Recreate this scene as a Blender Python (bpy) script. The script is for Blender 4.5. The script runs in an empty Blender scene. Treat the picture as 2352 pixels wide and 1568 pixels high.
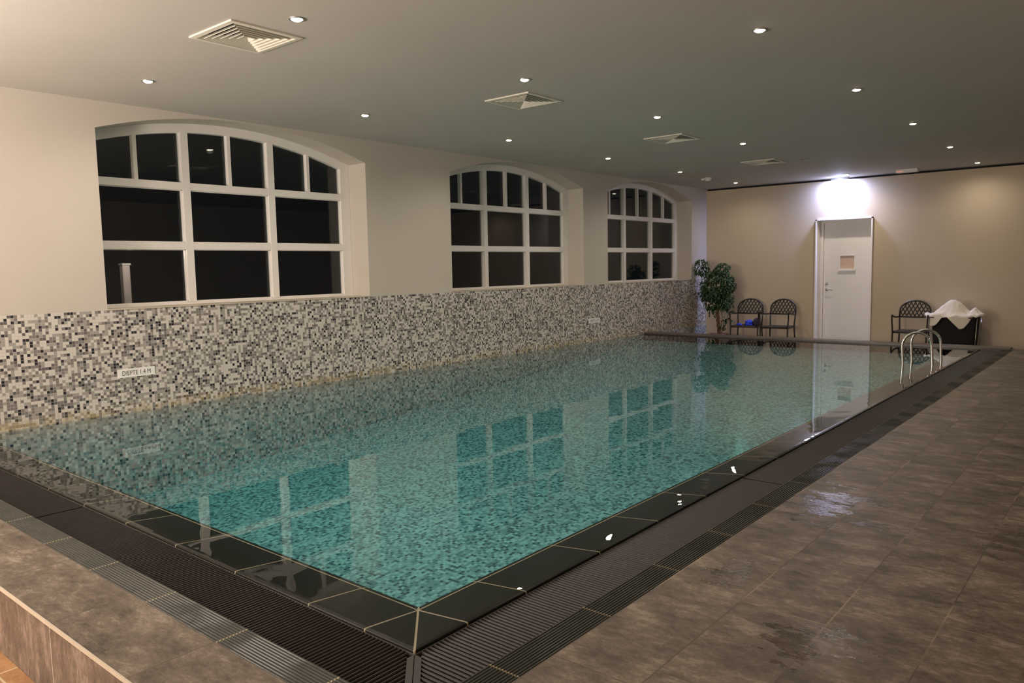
import bpy, bmesh, math, random
from mathutils import Vector, Matrix, noise
random.seed(7)
PI = math.pi
scene = bpy.context.scene
C = scene.collection

# ---------------------------------------------------------------- camera, world, exposure
cam_d = bpy.data.cameras.new('camera'); cam = bpy.data.objects.new('camera', cam_d); C.objects.link(cam)
cam_d.sensor_width = 36.0; cam_d.lens = 1762.0/2352*36.0; cam_d.clip_start = 0.05; cam_d.clip_end = 200
YAW, PIT, ROL = math.radians(39.9851), math.radians(-5.4783), math.radians(-1.1099)
fw = Vector((-math.sin(YAW)*math.cos(PIT), math.cos(YAW)*math.cos(PIT), math.sin(PIT)))
rt = Vector((math.cos(YAW), math.sin(YAW), 0)); up = rt.cross(fw)
r2 = rt*math.cos(ROL)+up*math.sin(ROL); u2 = -rt*math.sin(ROL)+up*math.cos(ROL)
m = Matrix((r2, u2, -fw)).transposed().to_4x4(); m.translation = Vector((6.9624, -1.8499, 1.2172))
cam.matrix_world = m
scene.camera = cam
w = bpy.data.worlds.new('night'); scene.world = w; w.use_nodes = True
w.node_tree.nodes['Background'].inputs[0].default_value = (0.006, 0.008, 0.012, 1)
w.node_tree.nodes['Background'].inputs[1].default_value = 0.3
vs = scene.view_settings
vs.view_transform = 'Standard'; vs.look = 'None'; vs.exposure = 0.0; vs.gamma = 1.0; vs.use_curve_mapping = False
scene.cycles.use_denoising = True; scene.cycles.use_adaptive_sampling = True; scene.cycles.adaptive_threshold = 0.015
scene.cycles.max_bounces = 8; scene.cycles.diffuse_bounces = 4; scene.cycles.glossy_bounces = 4
scene.cycles.transparent_max_bounces = 12
scene.cycles.sample_clamp_indirect = 4.0

def light(name, kind, loc, power, color, **kw):
    d = bpy.data.lights.new(name, kind); d.energy = power; d.color = color
    for k, v in kw.items():
        if k != 'rot' and k != 'parent': setattr(d, k, v)
    o = bpy.data.objects.new(name, d); C.objects.link(o); o.location = loc
    if 'rot' in kw: o.rotation_euler = kw['rot']
    if 'parent' in kw: o.parent = kw['parent']
    return o
# unseen lamps and added ceiling fill in the lower room the photographer stands in (behind and left of the camera)
light('near_room_lamp', 'POINT', (1.0, -3.6, 1.7), 470, (1.0, 0.88, 0.77), shadow_soft_size=0.8)
light('near_room_lamp', 'POINT', (5.2, -4.9, 1.7), 190, (1.0, 0.88, 0.77), shadow_soft_size=0.8)
light('ceiling_fill', 'AREA', (2.2, -3.0, 1.15), 230, (1.0, 0.89, 0.79), shape='SQUARE', size=0.8, rot=(PI+math.radians(-18), 0, 0))  # unseen area light added to brighten the ceiling

# ---------------------------------------------------------------- key dimensions (metres, water level z = 0)
ZC = 2.6986; YW = 12.6; W = 4.935; B = 0.25; G0, G1 = 0.502, 0.623
YK = 10.12; ZM = 0.9174; ZT = 0.0; PIT_Z = -0.8575; T = 0.0245
XR = 8.4; YB = -6.2; STEP = 0.917; ZN = -0.285; ZF = -0.37
JT = 0.5055

# ---------------------------------------------------------------- node helpers
class NT:
    def __init__(s, name):
        s.mat = bpy.data.materials.new(name); s.mat.use_nodes = True
        s.t = s.mat.node_tree; s.n = s.t.nodes; s.l = s.t.links
        s.b = s.n['Principled BSDF']; s.out = s.n['Material Output']
        s.pos = None
    def add(s, kind, **kw):
        n = s.n.new(kind)
        for k, v in kw.items(): setattr(n, k, v)
        return n
    def set(s, sock, v):
        if hasattr(v, 'is_linked') or isinstance(v, bpy.types.NodeSocket): s.l.new(v, sock)
        else: sock.default_value = v
    def M(s, op, a, b=0.0, c=None, clamp=False):
        n = s.add('ShaderNodeMath', operation=op, use_clamp=clamp)
        s.set(n.inputs[0], a); s.set(n.inputs[1], b)
        if c is not None: s.set(n.inputs[2], c)
        return n.outputs[0]
    def xyz(s):
        if s.pos is None:
            tc = s.add('ShaderNodeTexCoord'); sp = s.add('ShaderNodeSeparateXYZ')
            s.l.new(tc.outputs['Object'], sp.inputs[0]); s.pos = (sp.outputs[0], sp.outputs[1], sp.outputs[2]); s.co = tc.outputs['Object']
        return s.pos
    def vec(s, x, y, z):
        n = s.add('ShaderNodeCombineXYZ'); s.set(n.inputs[0], x); s.set(n.inputs[1], y); s.set(n.inputs[2], z); return n.outputs[0]
    def noise(s, vec, scale, detail=3, rough=0.5):
        n = s.add('ShaderNodeTexNoise'); s.l.new(vec, n.inputs['Vector'])
        n.inputs['Scale'].default_value = scale; n.inputs['Detail'].default_value = detail; n.inputs['Roughness'].default_value = rough
        return n.outputs['Fac']
    def mix(s, f, a, b):
        n = s.add('ShaderNodeMix', data_type='RGBA'); s.set(n.inputs[0], f)
        for k, v in ((6, a), (7, b)):
            if isinstance(v, tuple): v = v if len(v) == 4 else v+(1,)
            s.set(n.inputs[k], v)
        return n.outputs[2]
    def mixf(s, f, a, b):
        n = s.add('ShaderNodeMix', data_type='FLOAT'); s.set(n.inputs[0], f); s.set(n.inputs[2], a); s.set(n.inputs[3], b); return n.outputs[0]
    def ramp(s, f, stops, interp='LINEAR'):
        n = s.add('ShaderNodeValToRGB'); s.l.new(f, n.inputs[0]); cr = n.color_ramp; cr.interpolation = interp
        while len(cr.elements) < len(stops): cr.elements.new(0.5)
        for e, (p, c) in zip(cr.elements, stops): e.position = p; e.color = c if len(c) == 4 else c+(1,)
        return n.outputs[0]
    def smooth(s, v, a, b):
        n = s.add('ShaderNodeMapRange', interpolation_type='SMOOTHSTEP'); s.set(n.inputs[0], v)
        n.inputs[1].default_value = a; n.inputs[2].default_value = b; return n.outputs[0]
    def bump(s, h, strength=0.3, dist=0.01):
        n = s.add('ShaderNodeBump'); n.inputs['Strength'].default_value = strength; n.inputs['Distance'].default_value = dist
        s.l.new(h, n.inputs['Height']); s.l.new(n.outputs[0], s.b.inputs['Normal'])
    def schlick(s, f0, normal=None):
        lw = s.add('ShaderNodeLayerWeight'); lw.inputs['Blend'].default_value = 0.5
        if normal is not None: s.l.new(normal, lw.inputs['Normal'])
        return s.M('ADD', f0, s.M('MULTIPLY', 1-f0, s.M('POWER', lw.outputs['Facing'], 5.0)), clamp=True)
    def P(s, **kw):
        names = dict(base='Base Color', rough='Roughness', metal='Metallic', spec='Specular IOR Level', emis='Emission Color', es='Emission Strength', coat='Coat Weight')
        for k, v in kw.items():
            if isinstance(v, tuple) and len(v) == 3: v = v+(1,)
            s.set(s.b.inputs[names[k]], v)
        return s.mat
def srgb(r, g, b):
    f = lambda c: (c/255/12.92 if c/255 <= 0.04045 else ((c/255+0.055)/1.055)**2.4)
    return (f(r), f(g), f(b))
def plain(name, col, rough=0.5, metal=0.0, spec=0.5, nz=None):
    t = NT(name)
    base = col
    if nz:
        t.xyz(); f = t.noise(t.co, nz[0], 4); base = t.mix(f, tuple(c*(1-nz[1]) for c in col), tuple(min(1, c*(1+nz[1])) for c in col))
    return t.P(base=base, rough=rough, metal=metal, spec=spec)

# plaster, ceiling
def plaster(name, col, sc=30):
    t = NT(name); x, y, z = t.xyz()
    a = t.noise(t.co, 1.3, 3); b = t.noise(t.co, sc, 5, 0.6)
    base = t.mix(a, tuple(c*0.93 for c in col), tuple(min(1, c*1.05) for c in col))
    t.bump(b, 0.12, 0.004)
    return t.P(base=base, rough=0.75, spec=0.25)
M_plaster = plaster('cream_plaster', (0.57, 0.52, 0.46))
M_far = plaster('beige_plaster', (0.57, 0.475, 0.35))
M_ceil = plaster('ceiling_paint', (0.50, 0.475, 0.44), 60)
M_white = plain('white_paint', (0.84, 0.81, 0.78), 0.35, nz=(6, 0.04))
M_dark_gap = plain('black_shadow_gap', (0.012, 0.012, 0.016), 0.8)

def mosaic(name, pool=False, flat=False):
    t = NT(name); x, y, z = t.xyz()
    cells, fr = [], []
    for c in ((x, y) if flat else (x, y, z)):
        v = t.M('ADD', t.M('DIVIDE', c, T), 0.5)
        cells.append(t.M('FLOOR', v)); fr.append(t.M('ABSOLUTE', t.M('SUBTRACT', t.M('FRACT', v), 0.5)))
    if flat: cells.append(1.0); fr.append(0.0)
    wn = t.add('ShaderNodeTexWhiteNoise', noise_dimensions='3D'); t.l.new(t.vec(*cells), wn.inputs['Vector'])
    big = t.noise(t.vec(*cells), 0.13, 2)
    val = t.M('ADD', wn.outputs['Value'], t.M('MULTIPLY', t.M('SUBTRACT', big, 0.5), 0.10))
    if pool:
        stops = [(0.0, (0.06, 0.078, 0.10)), (0.10, (0.15, 0.18, 0.20)), (0.28, (0.26, 0.285, 0.295)), (0.50, (0.37, 0.39, 0.39)), (0.78, (0.51, 0.525, 0.515))]
    else:
        stops = [(0.0, (0.03, 0.028, 0.034)), (0.085, (0.13, 0.12, 0.118)), (0.18, (0.22, 0.20, 0.188)), (0.36, (0.36, 0.335, 0.31)), (0.62, (0.66, 0.62, 0.57))]
    base = t.ramp(val, stops, 'CONSTANT')
    mx = t.M('MAXIMUM', t.M('MAXIMUM', fr[0], fr[1]), fr[2])
    g = t.M('GREATER_THAN', mx, 0.445)
    base = t.mix(t.M('MULTIPLY', g, 0.75), base, (0.30, 0.30, 0.28) if pool else (0.44, 0.41, 0.37))
    if not pool:   # yellow limescale line just above the water, and a patchy brown band in the far corner
        n = t.noise(t.vec(t.M('MULTIPLY', y, 3.0), t.M('MULTIPLY', y, 7.0), t.M('MULTIPLY', z, 4)), 3, 3)
        k = t.M('SUBTRACT', 1.0, t.smooth(z, 0.015, 0.12)); k = t.M('MULTIPLY', t.M('MULTIPLY', k, t.smooth(n, 0.38, 0.62)), 0.6)
        base = t.mix(k, base, (0.42, 0.32, 0.15))
        s2 = t.M('SUBTRACT', 1.0, t.smooth(t.M('ABSOLUTE', t.M('SUBTRACT', y, 11.35)), 0.1, 0.75))
        s2 = t.M('MULTIPLY', t.M('MULTIPLY', s2, t.smooth(n, 0.3, 0.6)), 0.55)
        base = t.mix(s2, base, (0.17, 0.125, 0.06))
    h = t.M('SUBTRACT', 1.0, g)
    t.bump(h, 0.25, 0.002)
    return t.P(base=base, rough=t.mixf(g, 0.16, 0.7), spec=0.5)
M_mosaic = mosaic('grey_white_mosaic')
M_pool = mosaic('pool_mosaic', True)
M_poolfloor = mosaic('pool_floor_mosaic', True, True)

def line_abs(t, v, half):  # 1 inside |v| < half
    return t.M('LESS_THAN', t.M('ABSOLUTE', v), half)
def mod_line(t, v, off, pitch, half):
    q = t.M('FRACT', t.M('ADD', t.M('DIVIDE', t.M('SUBTRACT', v, off), pitch), 1000.5))
    return t.M('LESS_THAN', t.M('MULTIPLY', t.M('ABSOLUTE', t.M('SUBTRACT', q, 0.5)), pitch), half)
def edge_mat():
    t = NT('black_pool_edge_tile'); x, y, z = t.xyz()
    xw = t.M('SUBTRACT', x, W)
    near = t.M('MULTIPLY', t.M('LESS_THAN', y, 0.02), t.M('LESS_THAN', x, W))
    right = t.M('MULTIPLY', t.M('GREATER_THAN', x, W-0.04), t.M('GREATER_THAN', y, 0.0))
    g = t.M('MAXIMUM', line_abs(t, xw, 0.0035), line_abs(t, y, 0.0035))
    dg = t.M('MULTIPLY', line_abs(t, t.M('ADD', xw, y), 0.0055), t.M('GREATER_THAN', x, W-0.045))
    g = t.M('MAXIMUM', g, dg)
    g = t.M('MAXIMUM', g, t.M('MULTIPLY', near, mod_line(t, x, 4.612, JT, 0.0028)))
    g = t.M('MAXIMUM', g, t.M('MULTIPLY', right, mod_line(t, y, 0.3244, JT, 0.0028)))
    base = t.mix(g, (0.011, 0.012, 0.010), (0.36, 0.31, 0.22))
    return t.P(base=base, rough=t.mixf(g, 0.3, 0.6), spec=0.05)
M_edge = edge_mat()
def rib_mat():
    t = NT('ribbed_dark_tile'); x, y, z = t.xyz()
    near = t.M('MULTIPLY', t.M('LESS_THAN', y, -0.3), t.M('LESS_THAN', x, W+G0))
    right = t.M('MULTIPLY', t.M('GREATER_THAN', x, W+G0-0.01), t.M('GREATER_THAN', y, -G1))
    g = t.M('MULTIPLY', near, mod_line(t, x, 4.624, JT, 0.003))
    g = t.M('MAXIMUM', g, t.M('MULTIPLY', right, mod_line(t, y, 0.333, JT, 0.003)))
    n = t.noise(t.co, 9, 4, 0.6)
    scum = t.noise(t.vec(t.M('MULTIPLY', x, 1.0), y, z), 3.1, 3)
    base = t.mix(t.M('MULTIPLY', n, 1.0), (0.022, 0.024, 0.020), (0.052, 0.054, 0.045))
    base = t.mix(g, base, (0.33, 0.28, 0.18))
    wet = t.smooth(scum, 0.42, 0.55)
    return t.P(base=base, rough=t.mixf(g, t.mixf(wet, 0.55, 0.34), 0.7), spec=0.22)
M_rib = rib_mat()
def stone_mat(name, riser=False, warm=1.0):
    t = NT(name); x, y, z = t.xyz()
    if riser:
        g = mod_line(t, x, 4.02, 0.6, 0.0025); cell = t.M('FLOOR', t.M('DIVIDE', t.M('SUBTRACT', x, 4.02-6), 0.6)); off = cell
        v1 = t.vec(t.M('MULTIPLY', x, 2.2), t.M('MULTIPLY', y, 1), t.M('MULTIPLY', z, 0.9)); cellv = t.vec(off, 3.0, 0.0)
    else:
        isr = t.M('GREATER_THAN', x, W+G1)
        col = t.M('FLOOR', t.M('DIVIDE', t.M('SUBTRACT', x, 5.562), 0.302))
        yy = t.M('SUBTRACT', y, t.M('MULTIPLY', col, 0.118))
        gr = t.M('MAXIMUM', mod_line(t, x, 5.562, 0.302, 0.0026), mod_line(t, yy, 0.6, 0.605, 0.0022))
        gn = mod_line(t, x, 4.02, 0.6, 0.0024)
        g = t.mixf(isr, gn, gr)
        cell = t.mixf(isr, t.M('FLOOR', t.M('DIVIDE', t.M('SUBTRACT', x, 4.02), 0.6)), t.M('ADD', t.M('MULTIPLY', col, 17.0), t.M('FLOOR', t.M('DIVIDE', t.M('SUBTRACT', yy, 0.6), 0.605))))
        v1 = t.vec(x, t.M('MULTIPLY', y, 1.9), z); cellv = t.vec(cell, 3.0, 1.0)
    wn = t.add('ShaderNodeTexWhiteNoise', noise_dimensions='3D'); t.l.new(cellv, wn.inputs['Vector'])
    va = t.add('ShaderNodeVectorMath', operation='ADD'); t.l.new(v1, va.inputs[0])
    sc = t.add('ShaderNodeVectorMath', operation='SCALE'); t.l.new(wn.outputs['Color'], sc.inputs[0]); sc.inputs['Scale'].default_value = 5.0
    t.l.new(sc.outputs[0], va.inputs[1]); v = va.outputs[0]
    n1 = t.noise(v, 4.2, 6, 0.68); n2 = t.noise(v, 22, 5, 0.7); n3 = t.noise(v, 90, 3, 0.6)
    f = t.M('ADD', t.M('MULTIPLY', n1, 0.50), t.M('ADD', t.M('MULTIPLY', n2, 0.34), t.M('MULTIPLY', n3, 0.16)))
    base = t.ramp(f, [(0.37, (0.034*warm, 0.026, 0.018)), (0.45, (0.088*warm, 0.067, 0.048)), (0.52, (0.14*warm, 0.109, 0.080)), (0.61, (0.27*warm, 0.22, 0.175))])
    rough = t.mixf(n2, 0.38, 0.62)
    gcol = (0.33, 0.26, 0.17) if riser else None
    if riser: base = t.mix(g, base, (0.50, 0.45, 0.36))
    else:
        gv = t.noise(t.vec(x, y, z), 1.7, 2)
        base = t.mix(t.M('MULTIPLY', g, t.mixf(isr, 0.8, 0.75)), base, t.mix(t.smooth(gv, 0.5, 0.62), (0.06, 0.042, 0.026), (0.30, 0.24, 0.16)))
        # puddles: water left on the deck
        wn2 = t.noise(t.vec(x, t.M('MULTIPLY', y, 2.2), z), 7, 6, 0.72)
        wet = None
        for (px, py, rx, ry) in ((5.74, 2.03, 0.16, 0.34), (5.90, 2.22, 0.13, 0.12), (5.73, 0.97, 0.12, 0.2), (6.16, 0.55, 0.16, 0.2), (6.52, 2.0, 0.12, 0.3), (6.05, 1.85, 0.14, 0.10), (5.63, 5.9, 0.1, 0.8)):
            d = t.M('SQRT', t.M('ADD', t.M('POWER', t.M('DIVIDE', t.M('SUBTRACT', x, px), rx), 2.0), t.M('POWER', t.M('DIVIDE', t.M('SUBTRACT', y, py), ry), 2.0)))
            d = t.M('ADD', d, t.M('MULTIPLY', t.M('SUBTRACT', wn2, 0.5), 5.5))
            k = t.M('SUBTRACT', 1.0, t.smooth(d, 0.2, 1.2))
            wet = k if wet is None else t.M('MAXIMUM', wet, k)
        base = t.mix(t.M('MULTIPLY', wet, 0.62), base, (0.05, 0.038, 0.027))
        rough = t.mixf(t.smooth(wet, 0.35, 0.9), rough, 0.10)
        rip = t.noise(t.vec(x, t.M('MULTIPLY', y, 1.2), z), 55, 3, 0.6)
        hh = t.M('ADD', t.M('MULTIPLY', n2, 0.6), t.M('MULTIPLY', n3, 0.3))
        hh = t.mixf(wet, hh, t.M('MULTIPLY', rip, 1.0))
        hh = t.M('SUBTRACT', hh, t.M('MULTIPLY', g, 0.8))
        t.bump(hh, 0.35, 0.005)
        return t.P(base=base, rough=rough, spec=0.5)
    t.bump(t.M('SUBTRACT', t.M('ADD', n2, n3), g), 0.3, 0.004)
    return t.P(base=base, rough=rough, spec=0.4)
M_stone = stone_mat('grey_brown_stone_tile')
M_riser = stone_mat('stone_riser_tile', True, 1.08)
def orange_mat():
    t = NT('orange_brown_floor_tile'); x, y, z = t.xyz()
    n = t.noise(t.co, 5, 5, 0.6); n2 = t.noise(t.co, 40, 4)
    a = t.M('ADD', x, y); b = t.M('SUBTRACT', x, y)
    g = t.M('MAXIMUM', mod_line(t, t.M('ADD', x, t.M('MULTIPLY', y, 0.0)), 3.32, 0.33, 0.004), mod_line(t, y, -0.99, 0.33, 0.004))
    base = t.ramp(t.M('ADD', t.M('MULTIPLY', n, 0.7), t.M('MULTIPLY', n2, 0.3)), [(0.35, (0.22, 0.10, 0.035)), (0.62, (0.42, 0.22, 0.09))])
    base = t.mix(g, base, (0.55, 0.45, 0.3))
    return t.P(base=base, rough=0.35)
M_orange = orange_mat()

def water_mat():
    t = NT('pool_water'); x, y, z = t.xyz()
    t.n.remove(t.b)
    w1 = t.noise(t.vec(x, t.M('MULTIPLY', y, 0.9), 0.0), 2.3, 2, 0.4)
    w2 = t.noise(t.vec(t.M('MULTIPLY', x, 1.0), y, 3.0), 9.0, 2, 0.5)
    rimd = t.M('MAXIMUM', t.smooth(x, W-0.06, W+0.24), t.smooth(t.M('MULTIPLY', y, -1.0), -0.06, 0.24))
    w3 = t.noise(t.vec(x, y, 0.0), 5.0, 1, 0.4)
    h = t.M('ADD', t.M('ADD', w1, t.M('MULTIPLY', w2, 0.12)), t.M('MULTIPLY', t.M('SUBTRACT', w3, 0.5), t.M('MULTIPLY', rimd, 2.2)))
    bp = t.add('ShaderNodeBump'); bp.inputs['Strength'].default_value = 0.5; bp.inputs['Distance'].default_value = 0.0022
    t.l.new(h, bp.inputs['Height'])
    fr = t.schlick(0.021, bp.outputs[0])
    gl = t.add('ShaderNodeBsdfGlossy'); gl.inputs['Roughness'].default_value = 0.0; t.l.new(bp.outputs[0], gl.inputs['Normal'])
    tr = t.add('ShaderNodeBsdfTransparent'); tr.inputs[0].default_value = (0.98, 1.0, 0.99, 1)
    mx = t.add('ShaderNodeMixShader'); t.l.new(fr, mx.inputs[0]); t.l.new(tr.outputs[0], mx.inputs[1]); t.l.new(gl.outputs[0], mx.inputs[2])
    t.l.new(mx.outputs[0], t.out.inputs['Surface'])
    va = t.add('ShaderNodeVolumeAbsorption'); va.inputs['Color'].default_value = (0.0, 0.83, 0.90, 1); va.inputs['Density'].default_value = 0.38
    t.l.new(va.outputs[0], t.out.inputs['Volume'])
    return t.mat
M_water = water_mat()
def glass_mat():
    t = NT('night_window_glass'); t.n.remove(t.b)
    fr = t.schlick(0.045)
    gl = t.add('ShaderNodeBsdfGlossy'); gl.inputs['Roughness'].default_value = 0.0
    tr = t.add('ShaderNodeBsdfTransparent'); tr.inputs[0].default_value = (0.85, 0.88, 0.86, 1)
    mx = t.add('ShaderNodeMixShader'); t.l.new(fr, mx.inputs[0]); t.l.new(tr.outputs[0], mx.inputs[1]); t.l.new(gl.outputs[0], mx.inputs[2])
    t.l.new(mx.outputs[0], t.out.inputs['Surface']); return t.mat
M_glass = glass_mat()
M_grate = plain('dark_brown_grate_plastic', (0.027, 0.022, 0.022), 0.42, spec=0.24, nz=(25, 0.35))
M_grate_side = plain('black_grate_plastic', (0.03, 0.027, 0.026), 0.4)
M_channel = plain('black_channel', (0.006, 0.006, 0.006), 0.7)
M_beige_trim = plain('pale_tile_edge_profile', (0.55, 0.48, 0.38), 0.5, nz=(12, 0.15))
M_kerb = plain('dark_kerb_tile', (0.085, 0.068, 0.062), 0.35, nz=(8, 0.2))
M_steel = plain('polished_stainless_steel', (0.80, 0.78, 0.74), 0.17, 1.0)
M_nickel = plain('brushed_metal', (0.55, 0.53, 0.50), 0.3, 1.0)
M_chair = plain('dark_bronze_cast_metal', (0.030, 0.024, 0.020), 0.42, 0.3, nz=(30, 0.3))
M_black_fabric = plain('black_basket_fabric', (0.010, 0.008, 0.008), 0.85)
M_sign = plain('white_sign_plate', (0.90, 0.88, 0.86), 0.35)
M_ink = plain('black_lettering', (0.03, 0.03, 0.035), 0.5)
M_vent = plain('cream_vent_metal', (0.70, 0.67, 0.58), 0.4)
M_ventdark = plain('dark_duct', (0.02, 0.018, 0.015), 0.8)
M_door = plain('white_door_paint', (0.82, 0.79, 0.77), 0.4, nz=(3, 0.03))
M_doorglass = plain('frosted_peach_pane', (0.62, 0.45, 0.36), 0.3)
def towel_mat():
    t = NT('white_towel_cloth'); t.xyz(); n = t.noise(t.co, 160, 3); n2 = t.noise(t.co, 9, 3)
    t.bump(t.M('ADD', n, n2), 0.5, 0.01); return t.P(base=(0.88, 0.81, 0.70), rough=0.9, spec=0.1)
M_towel = towel_mat()
M_blue = plain('bright_blue_cloth', (0.012, 0.045, 0.62), 0.55)
M_darkbag = plain('dark_navy_cloth', (0.02, 0.018, 0.03), 0.8)
M_leaf = plain('ficus_leaf', (0.022, 0.065, 0.018), 0.35, nz=(14, 0.7))
M_bark = plain('ficus_bark', (0.16, 0.085, 0.04), 0.8, nz=(40, 0.3))
M_pot = plain('dusty_terracotta', (0.26, 0.13, 0.09), 0.7, nz=(10, 0.15))
M_soil = plain('dark_soil', (0.03, 0.02, 0.015), 0.9)
def emis(name, col, st):
    t = NT(name); return t.P(base=(0.8, 0.8, 0.8), emis=col, es=st, rough=0.4)
M_bulb = emis('lit_halogen_lens', (1.0, 0.86, 0.58), 30)
M_exitpanel = emis('lit_exit_panel', (0.86, 0.90, 1.0), 9)
M_picto = emis('lit_green_pictogram', (0.25, 0.95, 0.75), 1.6)

# ---------------------------------------------------------------- mesh helpers
def obj(name, bm, mats, parent=None, smooth=False, loc=None):
    me = bpy.data.meshes.new(name)
    bmesh.ops.recalc_face_normals(bm, faces=bm.faces[:])
    bm.to_mesh(me); bm.free()
    for m_ in (mats if isinstance(mats, (list, tuple)) else [mats]): me.materials.append(m_)
    if smooth:
        for p in me.polygons: p.use_smooth = True
    o = bpy.data.objects.new(name, me); C.objects.link(o)
    if parent: o.parent = parent
    if loc: o.location = loc
    return o
def thing(name, label, cat, loc=(0, 0, 0), rotz=0, group=None):
    o = bpy.data.objects.new(name, None); C.objects.link(o); o.location = loc; o.rotation_euler = (0, 0, rotz); o.empty_display_size = 0.1
    o['label'] = label; o['category'] = cat
    if group: o['group'] = group
    return o
def tag(o, label, cat, group=None, kind=None):
    o['label'] = label; o['category'] = cat
    if group: o['group'] = group
    if kind: o['kind'] = kind
    return o
def box(bm, a, b, mi=0, mat=None):
    x0, y0, z0 = a; x1, y1, z1 = b
    vs_ = [bm.verts.new(p if mat is None else mat @ Vector(p)) for p in ((x0, y0, z0), (x1, y0, z0), (x1, y1, z0), (x0, y1, z0), (x0, y0, z1), (x1, y0, z1), (x1, y1, z1), (x0, y1, z1))]
    for f in ((0, 3, 2, 1), (4, 5, 6, 7), (0, 1, 5, 4), (1, 2, 6, 5), (2, 3, 7, 6), (3, 0, 4, 7)):
        bm.faces.new([vs_[i] for i in f]).material_index = mi
def quad(bm, pts, mi=0):
    f = bm.faces.new([bm.verts.new(p) for p in pts]); f.material_index = mi; return f
def tube(bm, pts, r, n=8, mi=0, caps=True):
    pts = [Vector(p) for p in pts]; rings = []
    t0 = (pts[1]-pts[0]).normalized()
    ref = Vector((0, 0, 1)) if abs(t0.z) < 0.9 else Vector((1, 0, 0))
    nrm = t0.cross(ref).normalized()
    for i, p in enumerate(pts):
        a = pts[max(i-1, 0)]; b = pts[min(i+1, len(pts)-1)]; t = (b-a).normalized()
        nrm = (nrm - t*nrm.dot(t)).normalized(); bn = t.cross(nrm)
        rr = r[i] if isinstance(r, (list, tuple)) else r
        rings.append([bm.verts.new(p + (nrm*math.cos(2*PI*k/n)+bn*math.sin(2*PI*k/n))*rr) for k in range(n)])
    for a, b in zip(rings, rings[1:]):
        for k in range(n):
            bm.faces.new((a[k], a[(k+1) % n], b[(k+1) % n], b[k])).material_index = mi
    if caps:
        bm.faces.new(rings[0][::-1]).material_index = mi; bm.faces.new(rings[-1]).material_index = mi
def lathe(bm, prof, n=24, mi=0, c=(0, 0, 0), mat=None):
    rings = []
    for r, z in prof:
        ring = []
        for k in range(n):
            p = Vector((c[0]+r*math.cos(2*PI*k/n), c[1]+r*math.sin(2*PI*k/n), c[2]+z))
            if mat is not None: p = mat @ p
            ring.append(bm.verts.new(p))
        rings.append(ring)
    for a, b in zip(rings, rings[1:]):
        for k in range(n): bm.faces.new((a[k], a[(k+1) % n], b[(k+1) % n], b[k])).material_index = mi
    bm.faces.new(rings[0][::-1]).material_index = mi; bm.faces.new(rings[-1]).material_index = mi
def NB(): return bmesh.new()
def sweep_edge(bm, prof, y_end=YK, x_start=0.0, mi=0):
    """profile (offset outwards from the inner grout line, z) swept along the near side, mitred round the corner, along the right side"""
    rows = []
    for o, z in prof:
        rows.append([bm.verts.new((x_start, -o, z)), bm.verts.new((W+o, -o, z)), bm.verts.new((W+o, y_end, z))])
    for a, b in zip(rows, rows[1:]):
        for k in range(2): bm.faces.new((a[k], a[k+1], b[k+1], b[k])).material_index = mi
    return rows

# ---------------------------------------------------------------- left wall with three arched openings
WIN = [(1.0, 3.910, 2.405), (5.278, 8.2575, 6.752), (8.960, 11.953, 10.448)]   # opening from, to, arch centre
HALF, SPR, RISE = 1.505, 2.4375, 0.25
RAD = (HALF**2+RISE**2)/(2*RISE)
def arch(y, yc, d=0.0):   # height of the arch curve, d = inset
    rr = RAD-d; q = rr*rr-(y-yc)**2
    return SPR+RISE-RAD+math.sqrt(max(q, 0))
DEPTH = 0.38
def left_wall():
    bm = NB(); N = 28
    for x in (0.0, -DEPTH-0.02):
        ys = [YB]+[v for a, b, c in WIN for v in (a, b)]+[13.1]
        for i in range(0, len(ys), 2):      # solid bays
            quad(bm, [(x, ys[i], ZM), (x, ys[i+1], ZM), (x, ys[i+1], ZC+0.05), (x, ys[i], ZC+0.05)])
        quad(bm, [(x, YB, PIT_Z-0.2), (x, 12.65, PIT_Z-0.2), (x, 12.65, 0), (x, YB, 0)], 3)
        quad(bm, [(x, YB, 0), (x, 12.65, 0), (x, 12.65, ZM), (x, YB, ZM)], 1)
        for a, b, c in WIN:
            for k in range(N):
                y0 = a+(b-a)*k/N; y1 = a+(b-a)*(k+1)/N
                quad(bm, [(x, y0, arch(y0, c)), (x, y1, arch(y1, c)), (x, y1, ZC+0.05), (x, y0, ZC+0.05)])
    X2 = -DEPTH-0.02
    for a, b, c in WIN:
        for y in (a, b):
            quad(bm, [(0, y, ZM), (X2, y, ZM), (X2, y, arch(y, c)), (0, y, arch(y, c))])
        quad(bm, [(0, a, ZM), (0, b, ZM), (X2, b, ZM), (X2, a, ZM)], 2)
        for k in range(N):
            y0 = a+(b-a)*k/N; y1 = a+(b-a)*(k+1)/N
            quad(bm, [(0, y0, arch(y0, c)), (0, y1, arch(y1, c)), (X2, y1, arch(y1, c)), (X2, y0, arch(y0, c))])
    bmesh.ops.remove_doubles(bm, verts=bm.verts[:], dist=1e-5)
    o = obj('wall_left', bm, [M_plaster, M_mosaic, M_beige_trim, M_pool])
    tag(o, 'long cream plaster wall with three arched windows over a grey mosaic dado', 'wall', kind='structure')
left_wall()

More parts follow.
